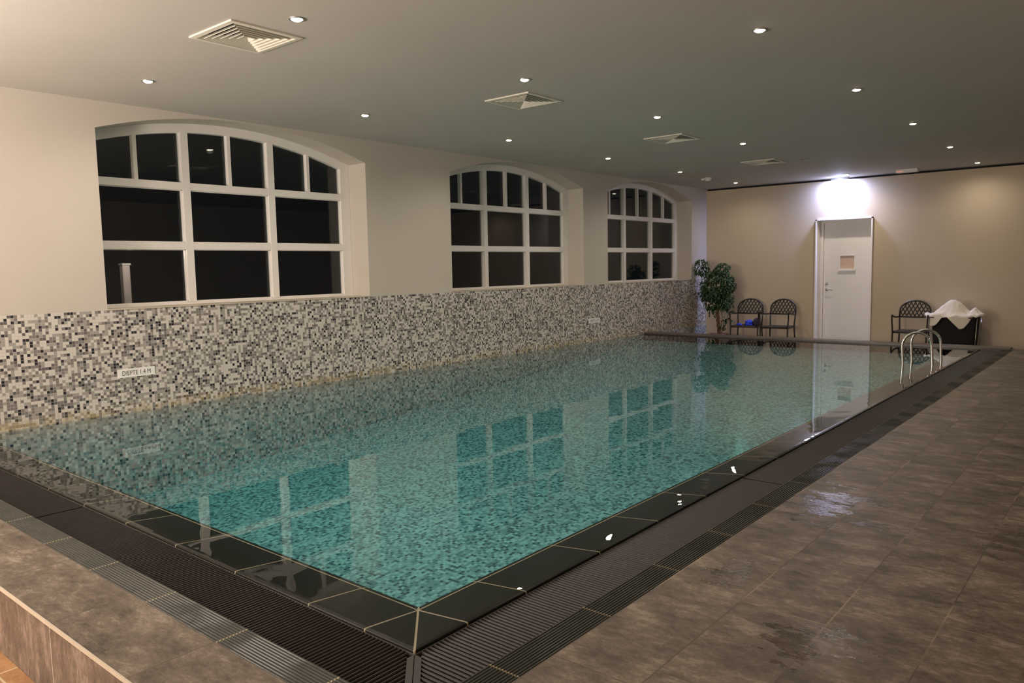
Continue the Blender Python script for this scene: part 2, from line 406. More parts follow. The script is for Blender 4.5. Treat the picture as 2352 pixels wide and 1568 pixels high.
def window(i, yc, label):
    root = thing('window_%d' % i, label, 'window'); root['kind'] = 'structure'
    XF, XB, XG = -0.30, -0.37, -0.345
    HI = HALF-0.125
    bm = NB()
    zb = ZM
    # outer frame: arched ring
    N = 40
    outer, inner = [], []
    y0o, y1o = yc-HALF+0.002, yc+HALF-0.002
    pts_o = [(y0o, zb), (y0o, arch(y0o, yc))]+[(y0o+(y1o-y0o)*k/N, arch(y0o+(y1o-y0o)*k/N, yc)-0.001) for k in range(1, N)]+[(y1o, arch(y1o, yc)), (y1o, zb)]
    y0i, y1i = yc-HI, yc+HI
    ai = lambda y: arch(y, yc, 0.088)
    pts_i = [(y0i, zb+0.033), (y0i, ai(y0i))]+[(y0i+(y1i-y0i)*k/N, ai(y0i+(y1i-y0i)*k/N)) for k in range(1, N)]+[(y1i, ai(y1i)), (y1i, zb+0.033)]
    def ring(po, pi_, xf, xb):
        vo = [[bm.verts.new((x, *p)) for p in po] for x in (xf, xb)]; vi = [[bm.verts.new((x, *p)) for p in pi_] for x in (xf, xb)]
        n = len(po)
        for k in range(n):
            j = (k+1) % n
            bm.faces.new((vo[0][k], vo[0][j], vi[0][j], vi[0][k])); bm.faces.new((vo[1][k], vi[1][k], vi[1][j], vo[1][j]))
            bm.faces.new((vi[0][k], vi[0][j], vi[1][j], vi[1][k])); bm.faces.new((vo[0][k], vo[1][k], vo[1][j], vo[0][j]))
    ring(pts_o, pts_i, XF, XB)
    obj('window_frame', bm, M_white, root)
    # raised outer casing strip
    bm = NB()
    for dy in (-0.47, 0.47):
        y = yc+dy; box(bm, (XB, y-0.037, zb+0.03), (XF+0.004, y+0.037, ai(y)+0.01))
    for z0, z1 in ((1.457, 1.525), (2.03, 2.10)):
        box(bm, (XB, y0i-0.01, z0), (XF+0.002, y1i+0.01, z1))
    obj('mullion', bm, M_white, root)
    bm = NB()
    for dy in (-0.945, 0.0, 0.945):
        y = yc+dy; box(bm, (XG-0.012, y-0.018, 2.095), (XF-0.004, y+0.018, ai(y)+0.01))
    obj('glazing_bar', bm, M_white, root)
    bm = NB()   # sash beads round every light
    cols = [(y0i, yc-0.507), (yc-0.433, yc+0.433), (yc+0.507, y1i)]
    for a, b in cols:
        for z0, z1 in ((zb+0.033, 1.457), (1.525, 2.03)):
            for q in (((XG, a, z0), (XF-0.02, a+0.008, z1)), ((XG, b-0.008, z0), (XF-0.02, b, z1)), ((XG, a, z0), (XF-0.02, b, z0+0.008)), ((XG, a, z1-0.008), (XF-0.02, b, z1))): box(bm, *q)
    obj('glazing_bead', bm, M_white, root)
    bm = NB()
    pg = [(y0i, zb+0.03)]+[(y0i+(y1i-y0i)*k/N, ai(y0i+(y1i-y0i)*k/N)+0.01) for k in range(N+1)]+[(y1i, zb+0.03)]
    bm.faces.new([bm.verts.new((XG, *p)) for p in pg])
    bm.faces.new([bm.verts.new((XG-0.012, *p)) for p in pg])
    obj('glass', bm, M_glass, root)
    bm = NB()
    a, b = WIN[i-1][:2]
    box(bm, (XF-0.01, a+0.002, zb), (0.006, b-0.002, zb+0.009))
    obj('window_sill', bm, M_beige_trim, root)
window(1, WIN[0][2], 'nearest arched white window, the largest in view, with black night outside')
window(2, WIN[1][2], 'middle one of the three arched white windows')
window(3, WIN[2][2], 'farthest arched white window, behind the potted ficus corner')

# ---------------------------------------------------------------- far wall with the door opening
DX0, DX1, DZ1 = 2.178, 3.115, 1.965
bm = NB()
def panel(bm, y, x0, x1, z0, z1, yb): box(bm, (x0, y, z0), (x1, yb, z1))
panel(bm, YW, -0.02, DX0, ZF-0.1, 2.664, 12.98); panel(bm, YW, DX1, XR+0.3, ZF-0.1, 2.664, 12.98); panel(bm, YW, DX0, DX1, DZ1, 2.664, 12.98)
tag(obj('wall_back', bm, M_far), 'plain beige far wall behind the pool with a white door', 'wall', kind='structure')
bm = NB(); box(bm, (0.001, YW+0.05, 2.655), (XR, 12.98, ZC+0.03))
tag(obj('trim_1', bm, M_dark_gap), 'thin black shadow gap between far wall and ceiling', 'trim', kind='structure')
bm = NB(); box(bm, (XR, YB, -0.6), (XR+0.2, 13.0, ZC+0.05))
tag(obj('wall_right', bm, M_plaster), 'cream plaster wall closing the deck side of the pool room', 'wall', kind='structure')
bm = NB(); box(bm, (-0.4, YB-0.2, -0.6), (XR+0.2, YB, ZC+0.05))
tag(obj('wall_front', bm, M_plaster), 'cream plaster wall of the lower room facing the pool', 'wall', kind='structure')
OX = -1.2
r = thing('garden_post', 'pale lit post standing in the dark outside the nearest window', 'post', (OX, 1.69, -0.5))  # stand-in for a pale strip in the nearest window
bm = NB(); box(bm, (-0.04, -0.038, 0), (0.04, 0.038, 1.82)); bmesh.ops.bevel(bm, geom=bm.edges[:], offset=0.008, segments=1, affect='EDGES')
obj('shaft', bm, plain('pale_post_paint', (0.75, 0.66, 0.62), 0.6), r)
bm = NB(); box(bm, (-0.045, -0.043, 1.82), (0.045, 0.043, 1.84)); obj('cap', bm, M_white, r)
light('post_fill', 'POINT', (0.40, -0.12, 1.95), 4.5, (1.0, 0.82, 0.75), shadow_soft_size=0.03, parent=r)  # unseen point light added to brighten the top of the post
bm = NB(); box(bm, (-6, -8, -0.6), (-0.41, 16, -0.5))
tag(obj('ground_outside', bm, plain('dark_garden_soil', (0.02, 0.02, 0.015), 0.9)), 'dark ground outside the windows at night', 'ground', kind='structure')

# door
d = thing('door_1', 'narrow white door with small square pane under the bright exit lamp', 'door'); d['kind'] = 'structure'
bm = NB()
for a, b in (((2.156, 12.565, ZF), (2.180, 12.90, 1.985)), ((3.112, 12.565, ZF), (3.136, 12.90, 1.985)), ((2.156, 12.565, 1.963), (3.136, 12.90, 1.985))): box(bm, a, b)
obj('door_frame', bm, M_white, d)
DY = 12.80
bm = NB()
WX0, WX1, WZ0, WZ1 = 2.535, 2.775, 1.085, 1.318
x0, x1, z0, z1 = 2.240, 3.112, ZF+0.005, 1.963
box(bm, (x0, DY, z0), (WX0, DY+0.04, z1)); box(bm, (WX1, DY, z0), (x1, DY+0.04, z1)); box(bm, (WX0, DY, z0), (WX1, DY+0.04, WZ0)); box(bm, (WX0, DY, WZ1), (WX1, DY+0.04, z1))
leaf = obj('door_leaf', bm, M_door, d)
bm = NB(); box(bm, (2.180, DY-0.02, ZF), (2.236, 12.95, 1.963)); box(bm, (2.236, DY-0.02, 1.925), (3.112, DY-0.001, 1.963))
obj('door_jamb', bm, M_white, d)
bm = NB(); box(bm, (WX0-0.002, DY+0.018, WZ0-0.002), (WX1+0.002, DY+0.024, WZ1+0.002))
obj('pane', bm, M_doorglass, leaf)
bm = NB(); box(bm, (WX0-0.03, DY-0.03, WZ0-0.038), (WX1+0.03, DY-0.001, WZ0-0.008)); box(bm, (WX0-0.012, DY-0.006, WZ1), (WX1+0.012, DY-0.0005, WZ1+0.012))
obj('ledge', bm, M_white, leaf)
bm = NB()
mt = Matrix.Translation((2.305, DY, 0.705)) @ Matrix.Rotation(PI/2, 4, 'X')
lathe(bm, [(0.024, 0), (0.024, 0.008), (0.010, 0.009), (0.010, 0.05)], 16, mat=mt)
tube(bm, [(2.305, DY-0.048, 0.705), (2.33, DY-0.052, 0.705), (2.41, DY-0.05, 0.702)], 0.009)
obj('handle', bm, M_nickel, leaf, True)
bm = NB(); lathe(bm, [(0.024, 0), (0.024, 0.01), (0.015, 0.018)], 16, mat=Matrix.Translation((2.30, DY, 0.815)) @ Matrix.Rotation(PI/2, 4, 'X'))
obj('lock_rosette', bm, M_nickel, leaf, True)
bm = NB(); box(bm, (2.0, 12.98, -0.6), (3.3, 13.0, 2.2))
tag(obj('wall_door_backing', bm, M_far), 'wall surface behind the far door', 'wall', kind='structure')

# ---------------------------------------------------------------- ceiling with cut-outs for the four air vents
VENTS = [(2.493, 0.929), (2.570, 3.616), (2.520, 6.465), (2.460, 9.365)]
VH = 0.222
xs = sorted({-0.42, XR+0.2}|{v[0]+s*VH for v in VENTS for s in (-1, 1)}); ys = sorted({YB-0.2, 13.0}|{v[1]+s*VH for v in VENTS for s in (-1, 1)})
bm = NB()
for i in range(len(xs)-1):
    for j in range(len(ys)-1):
        cx, cy = (xs[i]+xs[i+1])/2, (ys[j]+ys[j+1])/2
        if any(abs(cx-v[0]) < VH and abs(cy-v[1]) < VH for v in VENTS): continue
        quad(bm, [(xs[i], ys[j], ZC), (xs[i], ys[j+1], ZC), (xs[i+1], ys[j+1], ZC), (xs[i+1], ys[j], ZC)])
for v in VENTS:
    a, b, c_, d_ = v[0]-VH, v[0]+VH, v[1]-VH, v[1]+VH
    for p, q in (((a, c_), (b, c_)), ((b, c_), (b, d_)), ((b, d_), (a, d_)), ((a, d_), (a, c_))):
        quad(bm, [(*p, ZC), (*q, ZC), (*q, ZC+0.2), (*p, ZC+0.2)], 1)
quad(bm, [(-0.42, YB-0.2, ZC+0.2), (XR+0.2, YB-0.2, ZC+0.2), (XR+0.2, 13.0, ZC+0.2), (-0.42, 13.0, ZC+0.2)], 1)
bmesh.ops.remove_doubles(bm, verts=bm.verts[:], dist=1e-5)
tag(obj('ceiling', bm, [M_ceil, M_ventdark]), 'flat grey-white painted ceiling over the pool', 'ceiling', kind='structure')

vent_labels = ['square cream louvred ceiling vent nearest the camera, the largest in view', 'square cream ceiling vent, second from the camera', 'square cream ceiling vent, third from the camera', 'small far square ceiling vent, last before the door wall']
def make_vent():
    r = thing('ceiling_vent', '', 'air vent', group='square ceiling vents in a line above the pool')
    bm = NB()
    def ringq(bm, h0, z0, h1, z1):
        c0 = [(-h0, -h0), (h0, -h0), (h0, h0), (-h0, h0)]; c1 = [(-h1, -h1), (h1, -h1), (h1, h1), (-h1, h1)]
        for k in range(4):
            j = (k+1) % 4; quad(bm, [(*c0[k], z0), (*c0[j], z0), (*c1[j], z1), (*c1[k], z1)])
    H = 0.2478
    ringq(bm, H, 0.0, H, -0.010); ringq(bm, H, -0.010, H-0.032, -0.012); ringq(bm, H-0.032, -0.012, H-0.058, 0.025); ringq(bm, H-0.062, 0.025, H-0.034, -0.004); ringq(bm, H, -0.0005, VH-0.002, -0.0005)
    obj('vent_frame', bm, M_vent, r)
    bm = NB()
    h = H-0.062
    for k in range(5):
        ringq(bm, h, -0.012, h-0.030, 0.018); ringq(bm, h-0.002, -0.014, h-0.032, 0.016); ringq(bm, h, -0.012, h-0.002, -0.014)
        h -= 0.036
    obj('louvre', bm, M_vent, r)
    return r
vent0 = make_vent()
def dup(root, loc, rotz=0):
    r = root.copy(); C.objects.link(r); r.location = loc; r.rotation_euler = (0, 0, rotz)
    for ch in list(root.children):
        c = ch.copy(); C.objects.link(c); c.parent = r
        for g in ch.children:
            q = g.copy(); C.objects.link(q); q.parent = c
    return r
for i, v in enumerate(VENTS):
    o = vent0 if i == 0 else dup(vent0, (v[0], v[1], ZC))
    o.location = (v[0], v[1], ZC); o['label'] = vent_labels[i]

# ---------------------------------------------------------------- recessed downlights
LA = [(0.96, 1.02), (1.09, 3.03), (1.12, 5.13), (1.09, 7.29), (1.04, 9.48), (0.96, 11.79)]
LB = [(3.02, 0.94), (3.06, 3.02), (3.05, 5.15), (2.96, 7.45), (2.83, 12.05)]
LC = [(4.95, 3.07), (4.90, 5.32), (4.86, 7.52), (4.80, 9.82), (4.77, 12.04)]
OFF = [(4.93, 0.95)]
def rowlab(row, n):
    nth = ['first', 'second', 'third', 'fourth', 'fifth', 'sixth']
    return ['small lit recessed spotlight, %s in the row %s' % (nth[k], row) for k in range(n)]
labs = rowlab('beside the windows', 6)+rowlab('through the middle of the ceiling', 5)+rowlab('above the deck side', 5)
labs[10] = 'small lit recessed spotlight just in front of the bright exit lamp'
def make_downlight():
    r = thing('recessed_spotlight', '', 'ceiling light', group='lit recessed ceiling spotlights')
    bm = NB(); n = 24
    prof = [(0.047, 0.0), (0.048, -0.004), (0.044, -0.007), (0.038, -0.007), (0.035, -0.002), (0.034, 0.0)]
    rings = [[bm.verts.new((a*math.cos(2*PI*k/n), a*math.sin(2*PI*k/n), z)) for k in range(n)] for a, z in prof]
    for a, b in zip(rings, rings[1:]):
        for k in range(n): bm.faces.new((a[k], a[(k+1) % n], b[(k+1) % n], b[k]))
    obj('trim_ring', bm, M_nickel, r, True)
    bm = NB(); lathe(bm, [(0.033, -0.001), (0.031, -0.008), (0.022, -0.013), (0.006, -0.015)], 20)
    obj('lens', bm, M_bulb, r, True)
    d_ = bpy.data.lights.new('spot_beam', 'SPOT'); d_.energy = 64; d_.color = (1.0, 0.87, 0.72); d_.spot_size = math.radians(165); d_.spot_blend = 1.0; d_.shadow_soft_size = 0.035
    lo = bpy.data.objects.new('spot_beam', d_); C.objects.link(lo); lo.parent = r; lo.location = (0, 0, -0.02)
    return r
dl = make_downlight()
for i, p in enumerate(LA+LB+LC+OFF):
    o = dl if i == 0 else dup(dl, (*p, ZC))
    o.location = (*p, ZC); o['label'] = labs[i] if i < 16 else 'lit recessed spotlight above the near deck corner, mirrored in the black edge tiles'
    if p[0] > 4.5 and p[1] < 11.5:      # the row over the deck burns dimmer
        for c in o.children:
            if c.type == 'LIGHT': c.data = c.data.copy(); c.data.energy *= 0.6
    if p[1] > 11.5:      # the lamps close to the far wall burn weaker
        for c in o.children:
            if c.type == 'LIGHT': c.data = c.data.copy(); c.data.energy *= (1.0 if abs(p[0]-2.83) < 0.01 else 0.5)
r = thing('unlit_spotlight', 'small unlit dark recessed spotlight between the last vent and the door', 'ceiling light', (2.96, 9.55, ZC))
bm = NB(); lathe(bm, [(0.047, 0.0), (0.048, -0.004), (0.044, -0.007), (0.040, -0.007)], 24); obj('trim_ring', bm, M_nickel, r, True)
bm = NB(); lathe(bm, [(0.034, -0.0071), (0.032, -0.010), (0.01, -0.012)], 20); obj('lens', bm, plain('unlit_lens', (0.06, 0.03, 0.03), 0.2), r, True)

# smoke detector, emergency box, exit lamp
r = thing('smoke_detector', 'white round smoke detector on the ceiling near the far window', 'smoke detector', (0.961, 10.65, ZC))
bm = NB(); lathe(bm, [(0.062, 0.0), (0.062, -0.012), (0.052, -0.02)], 24); obj('base', bm, M_white, r, True)
bm = NB(); lathe(bm, [(0.048, -0.02), (0.046, -0.045), (0.03, -0.055), (0.01, -0.057)], 24); obj('sensor_head', bm, M_white, r, True)
bm = NB(); box(bm, (-0.115, -0.02, -0.035), (-0.055, 0.02, -0.008)); obj('bracket', bm, M_white, r)
r = thing('emergency_lamp', 'small white box lamp on the ceiling right of the glaring exit lamp', 'emergency lamp', (3.77, 12.10, ZC), math.radians(-4))
bm = NB(); box(bm, (-0.165, -0.06, -0.055), (0.165, 0.06, 0)); bmesh.ops.bevel(bm, geom=bm.edges[:], offset=0.008, segments=2, affect='EDGES'); obj('housing', bm, M_white, r)
bm = NB(); box(bm, (-0.14, -0.063, -0.045), (-0.05, -0.0601, -0.03)); obj('red_strip', bm, emis('dim_red_indicator', (1, 0.12, 0.06), 0.5), r)
r = thing('exit_lamp', 'glaring white emergency exit lamp on the far wall above the door', 'exit lamp', (2.59, 12.50, 0))
bm = NB(); box(bm, (-0.15, -0.045, 2.655), (0.15, 0.045, ZC)); bmesh.ops.bevel(bm, geom=bm.edges[:], offset=0.005, segments=1, affect='EDGES')
obj('housing', bm, plain('grey_lamp_housing', (0.30, 0.29, 0.26), 0.5), r)
bm = NB(); box(bm, (-0.13, -0.006, 2.505), (0.13, 0.006, 2.655)); pnl = obj('sign_panel', bm, M_exitpanel, r)
bm = NB()
quad(bm, [(0.02, -0.0075, 2.555), (0.075, -0.0075, 2.555), (0.075, -0.0075, 2.585), (0.02, -0.0075, 2.585)])
f = bm.faces.new([bm.verts.new(p) for p in ((0.075, -0.0075, 2.535), (0.11, -0.0075, 2.57), (0.075, -0.0075, 2.605))])
obj('pictogram_arrow', bm, M_picto, pnl)
light('exit_lamp_tube', 'AREA', (0, 0.03, 2.645), 92, (0.42, 0.50, 1.0), shape='RECTANGLE', size=0.24, size_y=0.03, rot=(math.radians(18), 0, 0), parent=r)
light('exit_lamp_glow', 'POINT', (0, -0.05, 2.60), 10.0, (0.48, 0.55, 1.0), shadow_soft_size=0.03, parent=r)

# ---------------------------------------------------------------- pool basin, edge, gutter, deck
bm = NB()
XI, YI = W-0.055, 0.035       # inner pool faces
ZFAR = -0.11
quad(bm, [(0, YI, PIT_Z), (XI, YI, PIT_Z), (XI, YK, ZFAR), (0, YK, ZFAR)], 1)
quad(bm, [(0, YI, PIT_Z), (XI, YI, PIT_Z), (XI, YI, -0.09), (0, YI, -0.09)])
quad(bm, [(XI, YI, PIT_Z), (XI, YK, ZFAR), (XI, YK, -0.09), (XI, YI, -0.09)])
quad(bm, [(0, YK, ZFAR), (XI, YK, ZFAR), (XI, YK, 0.0), (0, YK, 0.0)])
bmesh.ops.remove_doubles(bm, verts=bm.verts[:], dist=1e-5)
o = obj('floor_pool', bm, [M_pool, M_poolfloor]); tag(o, 'mosaic floor and sides of the pool under the teal water', 'pool basin', kind='structure')
bm = NB()
sweep_edge(bm, [(-0.055+0.0, -0.10), (-0.05, -0.062), (-0.042, -0.048), (-0.025, -0.036), (0.0, -0.031), (0.236, -0.006), (0.248, -0.006), (0.2505, -0.010), (0.2505, -0.16)], YK)
tag(obj('trim_3', bm, M_edge, smooth=False), 'glossy black sloping edge tiles with pale grout under shallow water', 'pool edge', kind='structure')
# pale meniscus bead at the outer rim of the edge tiles (tile edge)
bm = NB()
sweep_edge(bm, [(0.2505, -0.016), (0.2545, -0.017), (0.2545, -0.030), (0.2505, -0.031)], YK)
tag(obj('trim_4', bm, plain('tile_body_edge', (0.07, 0.06, 0.05), 0.3)), 'thin edge of the black tiles above the gutter grate', 'trim', kind='structure')
bm = NB()
sweep_edge(bm, [(0.2506, -0.11), (0.256, -0.112), (G0-0.003, -0.112), (G0-0.001, -0.02)], YK)
tag(obj('trim_5', bm, M_channel), 'black overflow channel under the gutter grates', 'gutter channel', kind='structure')
bm = NB()
prof = [(G0-0.001, -0.05)]
nr = 10; pw = (G1-G0)/nr
for k in range(nr):
    a = G0+k*pw
    prof += [(a, -0.004), (a+pw*0.28, 0.0), (a+pw*0.68, 0.0), (a+pw*0.92, -0.004)]
prof += [(G1, -0.004), (G1, -0.05)]
sweep_edge(bm, prof, YK)
tag(obj('trim_6', bm, M_rib), 'dark ribbed tile strip between gutter grate and stone deck', 'trim', kind='structure')

# gutter grates: bars at right angles to the pool edge
PB = 0.0187
def bar(bm, p0, p1, wd=0.0100, z=-0.014):
    p0 = Vector(p0); p1 = Vector(p1); t = (p1-p0).normalized(); s = Vector((-t.y, t.x, 0))
    prof = [(-wd/2, -0.022), (-wd/2, -0.005), (-wd*0.28, -0.0008), (0, 0), (wd*0.28, -0.0008), (wd/2, -0.005), (wd/2, -0.022)]
    A = [bm.verts.new(p0+s*a+Vector((0, 0, z+b))) for a, b in prof]; Bq = [bm.verts.new(p1+s*a+Vector((0, 0, z+b))) for a, b in prof]
    for k in range(6): bm.faces.new((A[k], A[k+1], Bq[k+1], Bq[k]))
    bm.faces.new(A[::-1]); bm.faces.new(Bq)
E0, E1 = B+0.006, G0-0.005
def grate(name, kind, a, b, label, corner=False):
    bm = NB(); k = math.ceil(a/PB)
    while k*PB < b:
        s = k*PB; k += 1
        if kind == 'r':
            x0 = W+E0
            if s < -E0+0.035: x0 = W+E0+(-E0+0.035-s)
            if x0 < W+E1-0.01: bar(bm, (x0, s, 0), (W+E1, s, 0))
        else:
            y0 = -E0
            if s > W+E0-0.035: y0 = -E0-(s-(W+E0-0.035))
            if y0 > -E1+0.01: bar(bm, (s, y0, 0), (s, -E1, 0))
    # underside carrier strips
    if kind == 'r':
        for xx in (W+E0+0.04, W+E1-0.04): box(bm, (xx, max(a, -0.25), -0.05), (xx+0.008, b, -0.035))
    else:
        for yy in (-E0-0.04, -E1+0.04): box(bm, (a, yy-0.008, -0.05), (min(b, W+0.25), yy, -0.035))
    tag(obj('gutter_grate', bm, M_grate), label, 'gutter grate', 'dark slatted overflow grates along the pool edge')
G = 0.004
for a, b, lb in ((-E1, 2.32-G, 'dark slatted gutter grate on the deck side, section at the near pool corner'), (2.32, 4.85-G, 'dark slatted gutter grate on the deck side, second section from the corner'),
                 (4.85, 7.38-G, 'dark slatted gutter grate on the deck side, third section, before the handrails'), (7.38, YK-0.005, 'dark slatted gutter grate on the deck side, last section beside the handrails')): grate('g', 'r', a, b, lb)
for a, b, lb in ((2.60, W+E1, 'dark slatted gutter grate on the near side, section at the pool corner'), (0.02, 2.60-G, 'dark slatted gutter grate on the near side, section reaching the mosaic wall')): grate('g', 'n', a, b, lb)
# mitre plates at the corner
for s, lb in ((1, 'flat black corner plate on the deck side of the gutter mitre'), (-1, 'flat black corner plate on the near side of the gutter mitre')):
    bm = NB()
    dg = Vector((1, -1, 0)).normalized(); nn = Vector((1, 1, 0)).normalized()*s
    p0 = Vector((W+E0-0.002, -E0+0.002, -0.015)); L = (E1-E0)*math.sqrt(2)
    a = p0+nn*0.0015; q = [a, a+dg*L, a+dg*L+nn*0.0215-dg*0.022, a+nn*0.0215-dg*0.0+dg*0.022]
    top = [bm.verts.new(v) for v in q]; bot = [bm.verts.new(v-Vector((0, 0, 0.03))) for v in q]
    bm.faces.new(top); bm.faces.new(bot[::-1])
    for k in range(4): bm.faces.new((top[k], top[(k+1) % 4], bot[(k+1) % 4], bot[k]))
    tag(obj('gutter_corner_plate', bm, M_grate_side), lb, 'gutter plate')

# raised stone deck (L shape) and its riser
bm = NB()
GX = W+G1+0.0015
pts = [(-0.0, -G1-0.0015), (GX, -G1-0.0015), (GX, YK+0.0), (GX, YK+0.25), (XR, YK+0.25), (XR, -STEP), (0, -STEP)]
def prism(bm, pts, z0, z1, mi_top=0, mi_side=0):
    tp = [bm.verts.new((*p, z1)) for p in pts]; bt = [bm.verts.new((*p, z0)) for p in pts]
    bm.faces.new(tp).material_index = mi_top; bm.faces.new(bt[::-1]).material_index = mi_side
    for k in range(len(pts)):
        j = (k+1) % len(pts); bm.faces.new((tp[k], tp[j], bt[j], bt[k])).material_index = mi_side
prism(bm, pts, -0.6, 0.0, 0, 1)
tag(obj('floor_deck', bm, [M_stone, M_riser]), 'raised deck of grey-brown stone tiles with wet patches', 'floor', kind='structure')
bm = NB(); box(bm, (0, -STEP-0.004, -0.010), (XR, -STEP+0.003, 0.0025))
tag(obj('trim_7', bm, M_beige_trim), 'pale edging strip along the front of the raised deck', 'trim', kind='structure')
bm = NB(); box(bm, (0, YB, -0.6), (XR, -STEP-0.001, ZN))
tag(obj('floor', bm, M_orange), 'orange-brown tiled floor of the lower room at the foot of the step', 'floor', kind='structure')
bm = NB(); box(bm, (0, YK+0.25, -0.6), (XR, 13.0, ZF))
tag(obj('floor_far', bm, M_stone), 'lower floor strip between the pool and the far wall', 'floor', kind='structure')
bm = NB(); box(bm, (0, YK, -0.5), (GX, YK+0.25, 0.006)); box(bm, (0.0, YK-0.006, 0.006), (GX-0.03, YK+0.25, 0.026))
bmesh.ops.remove_doubles(bm, verts=bm.verts[:], dist=1e-5)
tag(obj('trim_8', bm, M_kerb), 'low dark kerb along the far end of the pool', 'kerb', kind='structure')

# water body
bm = NB()
ox, oy = W+0.2475, -0.2475
nx, ny = 2, 2
rim = 0.003
pts_t = [(-0.02, oy+0.02), (ox-0.02, oy+0.02), (ox-0.02, YK+0.02), (-0.02, YK+0.02)]
outer = [(-0.02, oy), (ox, oy), (ox, YK+0.02), (-0.02, YK+0.02)]
tv = [bm.verts.new((*p, 0.0)) for p in pts_t]; bm.faces.new(tv)
mid = [(-0.02, oy+0.008), (ox-0.008, oy+0.008), (ox-0.008, YK+0.02), (-0.02, YK+0.02)]
mv = [bm.verts.new((*p, -0.0012)) for p in mid]; ov = [bm.verts.new((*p, -0.0065)) for p in outer]
for A_, B_ in ((tv, mv), (mv, ov)):
    for k in range(2): bm.faces.new((A_[k], B_[k], B_[k+1], A_[k+1]))
bt = [bm.verts.new((*p, PIT_Z-0.02)) for p in outer]
for k in range(2): bm.faces.new((ov[k], bt[k], bt[k+1], ov[k+1]))
bm.faces.new((tv[2], mv[2], ov[2], bt[2], bt[3], ov[3], mv[3], tv[3])); bm.faces.new((tv[3], mv[3], ov[3], bt[3], bt[0], ov[0], mv[0], tv[0])); bm.faces.new(bt)
tag(obj('water', bm, M_water), 'still teal pool water mirroring the windows and far wall', 'water', kind='structure')

# ---------------------------------------------------------------- depth signs
def sign(y0, y1, z0, z1, label):
    r = thing('depth_sign', label, 'sign', (0.0, (y0+y1)/2, (z0+z1)/2), group='white depth signs on the mosaic')
    h, v = (y1-y0)/2, (z1-z0)/2
    bm = NB(); box(bm, (0.0005, -h, -v), (0.005, h, v)); obj('sign_plate', bm, M_sign, r)
    cu = bpy.data.curves.new('lettering', 'FONT'); cu.body = 'DIEPTE 1.4 M'; cu.size = 0.060; cu.align_x = 'CENTER'; cu.align_y = 'CENTER'; cu.extrude = 0.0004
    o = bpy.data.objects.new('tmp', cu); C.objects.link(o)
    bpy.context.view_layer.update()
    me = bpy.data.meshes.new_from_object(o.evaluated_get(bpy.context.evaluated_depsgraph_get()))
    bpy.data.objects.remove(o)
    x_ = [v_.co.x for v_ in me.vertices]; y_ = [v_.co.y for v_ in me.vertices]
    sx = (y1-y0)*0.76/(max(x_)-min(x_)); sy = (z1-z0)*0.54/(max(y_)-min(y_)); mx, my = (max(x_)+min(x_))/2, (max(y_)+min(y_))/2
    for v_ in me.vertices: v_.co = Vector((0.0054+v_.co.z*0.3, (v_.co.x-mx)*sx, (v_.co.y-my)*sy))
    me.name = 'lettering'; me.materials.clear(); me.materials.append(M_ink)
    lo = bpy.data.objects.new('lettering', me); C.objects.link(lo); lo.parent = r
    return r
sign(1.047, 1.374, 0.316, 0.392, 'white DIEPTE 1.4 M depth sign on the mosaic below the nearest window')
sign(8.38, 8.705, 0.302, 0.378, 'far small white depth sign on the mosaic between the middle and farthest windows')

# ---------------------------------------------------------------- handrails
def handrail(xa, ya, xb, yb, label):
    r = thing('pool_handrail', label, 'handrail', (0, 0, 0), group='curved steel pool handrails')
    bm = NB()
    a = Vector((xa, ya, 0)); b = Vector((xb, yb, 0)); c = (a+b)/2; hv = (b-a)/2
    zs = 0.215; R_ = 0.155
    pts = [a+Vector((0.008, 0, -0.235)), a+Vector((0.004, 0, -0.12)), a+Vector((0, 0, 0)), a+Vector((-0.008, 0, 0.14))]
    for k in range(0, 17):
        th = PI-PI*k/16
        pts.append(c+hv*1.03*math.cos(th)+Vector((-0.006, 0, zs+R_*math.sin(th))))
    pts += [b+Vector((0.004, 0, 0.12)), b+Vector((0.012, 0, 0.0)), b+Vector((0.014, 0, -0.03))]
    tube(bm, pts, 0.0155, 12)
    obj('rail', bm, M_steel, r, True)
    bm = NB(); lathe(bm, [(0.034, -0.03), (0.034, -0.016), (0.018, -0.010)], 20, c=(xb+0.013, yb, 0.0)); obj('floor_flange', bm, M_steel, r, True)
    for k in (3, 13):
        bm = NB(); th = PI-PI*k/16; p = c+hv*1.03*math.cos(th)+Vector((-0.006, 0, zs+R_*math.sin(th)))
        tdir = (hv.normalized()*math.sin(th)*1.0+Vector((0, 0, -math.cos(th)*-1))).normalized()
        th2 = th-0.08; p2 = c+hv*1.03*math.cos(th2)+Vector((-0.006, 0, zs+R_*math.sin(th2)))
        tube(bm, [p, p2], 0.0178, 12)
        obj('joint_collar', bm, M_steel, r, True)
handrail(4.715, 8.01, 4.992, 8.13, 'curved stainless steel pool handrail, the nearer of the pair')
handrail(4.712, 8.46, 5.00, 8.58, 'curved stainless steel pool handrail, the farther of the pair')

